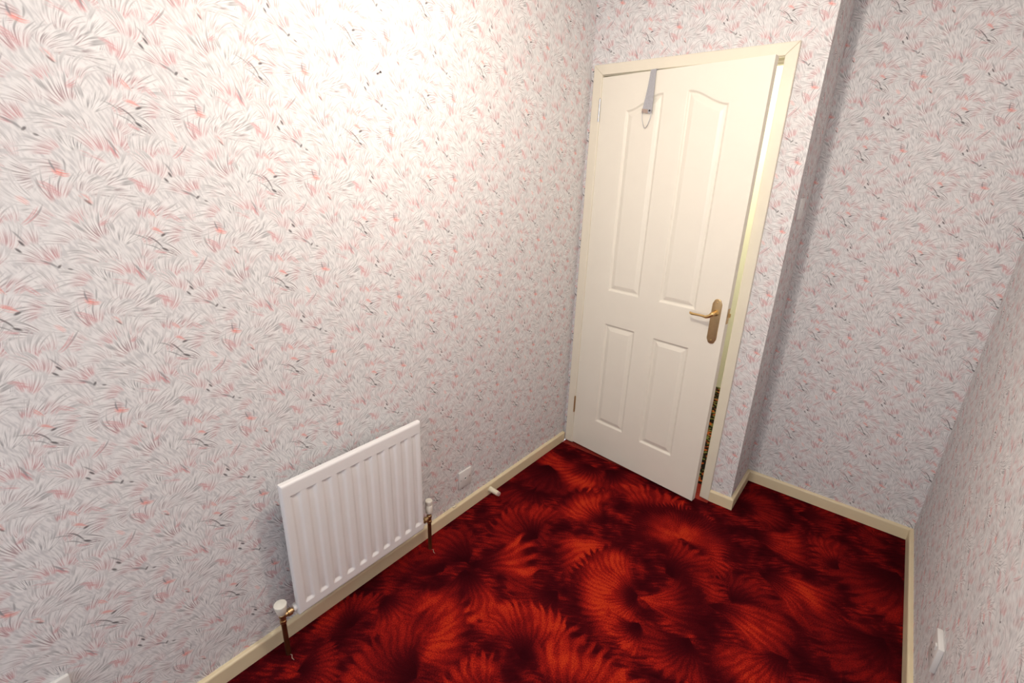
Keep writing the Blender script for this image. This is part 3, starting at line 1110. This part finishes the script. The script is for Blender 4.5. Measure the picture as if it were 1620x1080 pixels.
def valve(y, zc, side, capr, capz0, capz1, tilt):
    """pipe out of the floor, brass valve body, tail into the radiator, white plastic cap"""
    x = 0.070
    yy = y - OY
    bm = bmesh.new()
    lathe(bm, (x, yy, 0.0), (0, 0, 1), [(0, 0.0080), (zc - 0.020, 0.0080)], 14)
    pp = link('pipe', bm, M['pipe'], rad, smooth=False)
    auto_smooth(pp)
    bm = bmesh.new()
    lathe(bm, (x, yy, zc - 0.026), (0, 0, 1), [(0, 0.0105), (0.012, 0.0105), (0.0125, 0.0090), (0.020, 0.0090), (0.026, 0.011), (0.036, 0.011), (0.040, 0.008), (capz0 - zc + 0.028, 0.008)], 14)
    y_end = (RY0 if side < 0 else RY1) - OY
    lathe(bm, (x, yy, zc), (0, 1 if side < 0 else -1, 0), [(0, 0.0085), (0.016, 0.0085), (0.017, 0.0125), (0.030, 0.0125), (0.031, 0.008), (abs(y_end - yy), 0.008)], 14)
    vb = link('valve_body', bm, M['valve'], rad)
    auto_smooth(vb)
    bm = bmesh.new()
    h = capz1 - capz0
    if side < 0:
        prof = [(0, capr * 0.66), (0.002, capr * 0.72), (h * 0.5, capr * 0.88), (h - 0.003, capr), (h - 0.0008, capr * 0.97), (h, capr * 0.88), (h - 0.0004, capr * 0.5)]
    else:
        prof = [(0, capr * 0.62), (0.004, capr * 0.90), (h * 0.18, capr), (h * 0.62, capr), (h * 0.66, capr * 0.90), (h * 0.70, capr * 0.96), (h - 0.003, capr * 0.96), (h, capr * 0.80), (h, capr * 0.4)]
    lathe(bm, (x, yy, capz0), tilt, prof, 20)
    cp = link('valve_cap', bm, M['cap'], vb)
    auto_smooth(cp)
    return vb


valve(-1.806, 0.166, -1, 0.0200, 0.182, 0.222, (0.05, -0.05, 1))
valve(-1.172, 0.166, 1, 0.0155, 0.188, 0.254, (0, 0, 1))
bm = bmesh.new()
lathe(bm, (0.070, RY0 - OY - 0.010, 0.172), (0, 1, 0), [(0, 0.0130), (0.011, 0.0130)], 14)
link('tail_collar', bm, M['radiator'], rad)

# ------------------------------------------------------------------ wall plates
def wall_plate(name, label, loc, rz, w, h, d, holes, screws, cat):
    """flush plate: local x along the wall, -y into the room, centred on loc"""
    r = empty(name, loc, rz)
    tag(r, label, cat)
    bm = bmesh.new()
    box(bm, (-w / 2, -d, -h / 2), (w / 2, 0, h / 2), 0.0022, 2)
    o = link('plate', bm, M['plastic'], r)
    auto_smooth(o, 40)
    for hx, hz, hw_, hh_ in holes:
        bm = bmesh.new()
        if hw_ == hh_:
            lathe(bm, (hx, -d, hz), (0, -1, 0), [(0, hw_), (0.0004, hw_)], 14)
        else:
            box(bm, (hx - hw_, -d - 0.0004, hz - hh_), (hx + hw_, -d, hz + hh_))
        link('hole', bm, M['hole'], r)
    for hx, hz in screws:
        bm = bmesh.new()
        lathe(bm, (hx, -d, hz), (0, -1, 0), [(0, 0.0036), (0.0008, 0.0034), (0.0011, 0.002)], 12)
        link('screw', bm, M['steel'], r)
    return r


aer = wall_plate('aerial_outlet', 'small square white wall plate with one central hole above the skirting', (0, -0.889, 0.183), math.radians(90),
                 0.082, 0.088, 0.009, [(0, 0, 0.0042, 0.0042)], [(-0.030, 0), (0.030, 0)], 'wall plate')
bm = bmesh.new()
tube(bm, [(0.0085 * math.cos(a), -0.0095, 0.0085 * math.sin(a)) for a in [2 * math.pi * k / 18 for k in range(18)]], 0.0013, 6, True)
link('socket_ring', bm, M['plastic'], aer, smooth=True)
sock_holes = []
for cx in (-0.036, 0.036):
    sock_holes += [(cx, 0.010, 0.0021, 0.0042), (cx - 0.011, -0.014, 0.0034, 0.0019), (cx + 0.011, -0.014, 0.0034, 0.0019)]
so = wall_plate('power_socket', 'white double power socket on the papered wall to the near side of the radiator', (0, -2.360, 0.313), math.radians(90),
                0.147, 0.086, 0.011, sock_holes, [(-0.060, 0), (0.060, 0)], 'socket')
for cx in (-0.036, 0.036):
    bm = bmesh.new()
    box(bm, (cx - 0.006, -0.0145, 0.020), (cx + 0.006, -0.011, 0.036), 0.001)
    link('rocker', bm, M['plastic'], so)
sr = wall_plate('power_socket', 'white single power socket low on the wall facing the radiator', (XW, -0.702, 0.300), math.radians(-90),
                0.088, 0.088, 0.014, [(0, 0.012, 0.0021, 0.0042), (-0.011, -0.012, 0.0034, 0.0019), (0.011, -0.012, 0.0034, 0.0019)], [(-0.030, 0), (0.030, 0)], 'socket')
bm = bmesh.new()
box(bm, (0.012, -0.0175, 0.020), (0.026, -0.014, 0.036), 0.001)
link('rocker', bm, M['plastic'], sr)
sw = wall_plate('light_switch', 'white light switch on the narrow wall beside the door', (XR, 0.112, 1.456), math.radians(90),
                0.086, 0.086, 0.008, [], [(-0.030, 0), (0.030, 0)], 'switch')
bm = bmesh.new()
prism(bm, [(-0.006, -0.008, -0.012), (-0.006, -0.0125, -0.010), (-0.006, -0.0090, 0.012), (-0.006, -0.008, 0.012)], (0.012, 0, 0))
link('rocker', bm, M['plastic'], sw)

# ------------------------------------------------------------------ small things
ds = empty('doorstop', (BT, -0.716, 0.030))
tag(ds, 'ivory wooden doorstop peg screwed to the skirting board', 'doorstop')
bm = bmesh.new()
lathe(bm, (0, 0, 0), (1, 0, -0.05), [(0, 0.0140), (0.002, 0.0140), (0.054, 0.0122)], 18)
o = link('peg', bm, M['peg'], ds)
auto_smooth(o)
bm = bmesh.new()
lathe(bm, (0.0539, 0, -0.0027), (1, 0, -0.05), [(0, 0.0118), (0.007, 0.0112), (0.0095, 0.0088)], 18)
o = link('rubber_tip', bm, M['rubber'], ds)
auto_smooth(o)

nl = empty('wall_nail', (0, -1.264, 1.831))
tag(nl, 'small dark nail left sticking out of the papered wall', 'nail')
bm = bmesh.new()
lathe(bm, (-0.004, 0, -0.002), (1, 0.12, 0.20), [(0, 0.0012), (0.020, 0.0012)], 8)
link('shank', bm, M['nail'], nl)
bm = bmesh.new()
lathe(bm, (0.0155, 0.0022, 0.0018), (1, 0.12, 0.20), [(0, 0.0034), (0.0015, 0.0034)], 10)
link('head', bm, M['nail'], nl)

cl = empty('cable_clip', (0.008, -0.962, BH))
tag(cl, 'tiny cream cable clip on top of the skirting board', 'clip')
bm = bmesh.new()
box(bm, (-0.005, -0.009, 0.0), (0.005, 0.009, 0.005), 0.001)
link('clip_body', bm, M['peg'], cl)
bm = bmesh.new()
tube(bm, [(-0.002, 0.006, 0.004), (-0.003, 0.010, 0.010), (-0.004, 0.016, 0.014)], 0.0018, 8)
link('cable_end', bm, M['peg'], cl)

for (x, y, a, lab) in ((0.082, -1.800, 0.5, 'pale loose carpet thread at the foot of the pipe under the tilted cap'),
                       (0.086, -1.168, 0.7, 'pale loose carpet thread at the foot of the pipe under the tall cap')):
    bm = bmesh.new()
    d = Vector((math.cos(a), -math.sin(a), 0))
    q = Vector((-d.y, d.x, 0))
    tube(bm, [Vector((0, 0, 0.002)) - q * 0.006, Vector((0, 0, 0.006)) + d * 0.006, Vector((0, 0, 0.003)) + d * 0.016, Vector((0, 0, 0.0015)) + d * 0.024 + q * 0.006],
         [0.0008, 0.0014, 0.0013, 0.0006], 6)
    o = link('carpet_thread', bm, M['thread'], None, smooth=True, loc=(x, y, 0.0))
    tag(o, lab, 'thread')


# ------------------------------------------------------------------ lamps
def pendant(name, label, pos, col, power, r):
    e = empty(name, (pos[0], pos[1], ZC))
    tag(e, label, 'lamp')
    dz = pos[2] - ZC
    bm = bmesh.new()
    lathe(bm, (0, 0, 0), (0, 0, -1), [(0, 0.04), (0.010, 0.038), (0.018, 0.022), (0.024, 0.006)], 24)
    auto_smooth(link('ceiling_rose', bm, M['plastic'], e))
    top = dz + r + 0.055
    bm = bmesh.new()
    tube(bm, [(0, 0, -0.02), (0, 0, top)], 0.003, 8)
    link('flex', bm, M['plastic'], e)
    bm = bmesh.new()
    lathe(bm, (0, 0, top), (0, 0, -1), [(0, 0.006), (0.008, 0.016), (0.048, 0.017), (0.055, 0.014)], 20)
    auto_smooth(link('bulb_holder', bm, M['plastic'], e))
    ld = bpy.data.lights.new('bulb', 'POINT')
    ld.energy = power
    ld.color = col
    ld.shadow_soft_size = r
    lo = bpy.data.objects.new('bulb', ld)
    lo.location = (0, 0, dz)
    lo.parent = e
    C.objects.link(lo)
    return e


pendant('pendant_lamp', 'bare bulb hanging from the ceiling of the papered room', LAMP_POS, LAMP_COL, LAMP_STR, 0.045)
pendant('pendant_lamp', 'bare bulb hanging from the landing ceiling behind the door', (0.25, 0.85, 2.20), HALL_COL, HALL_STR, 0.05)
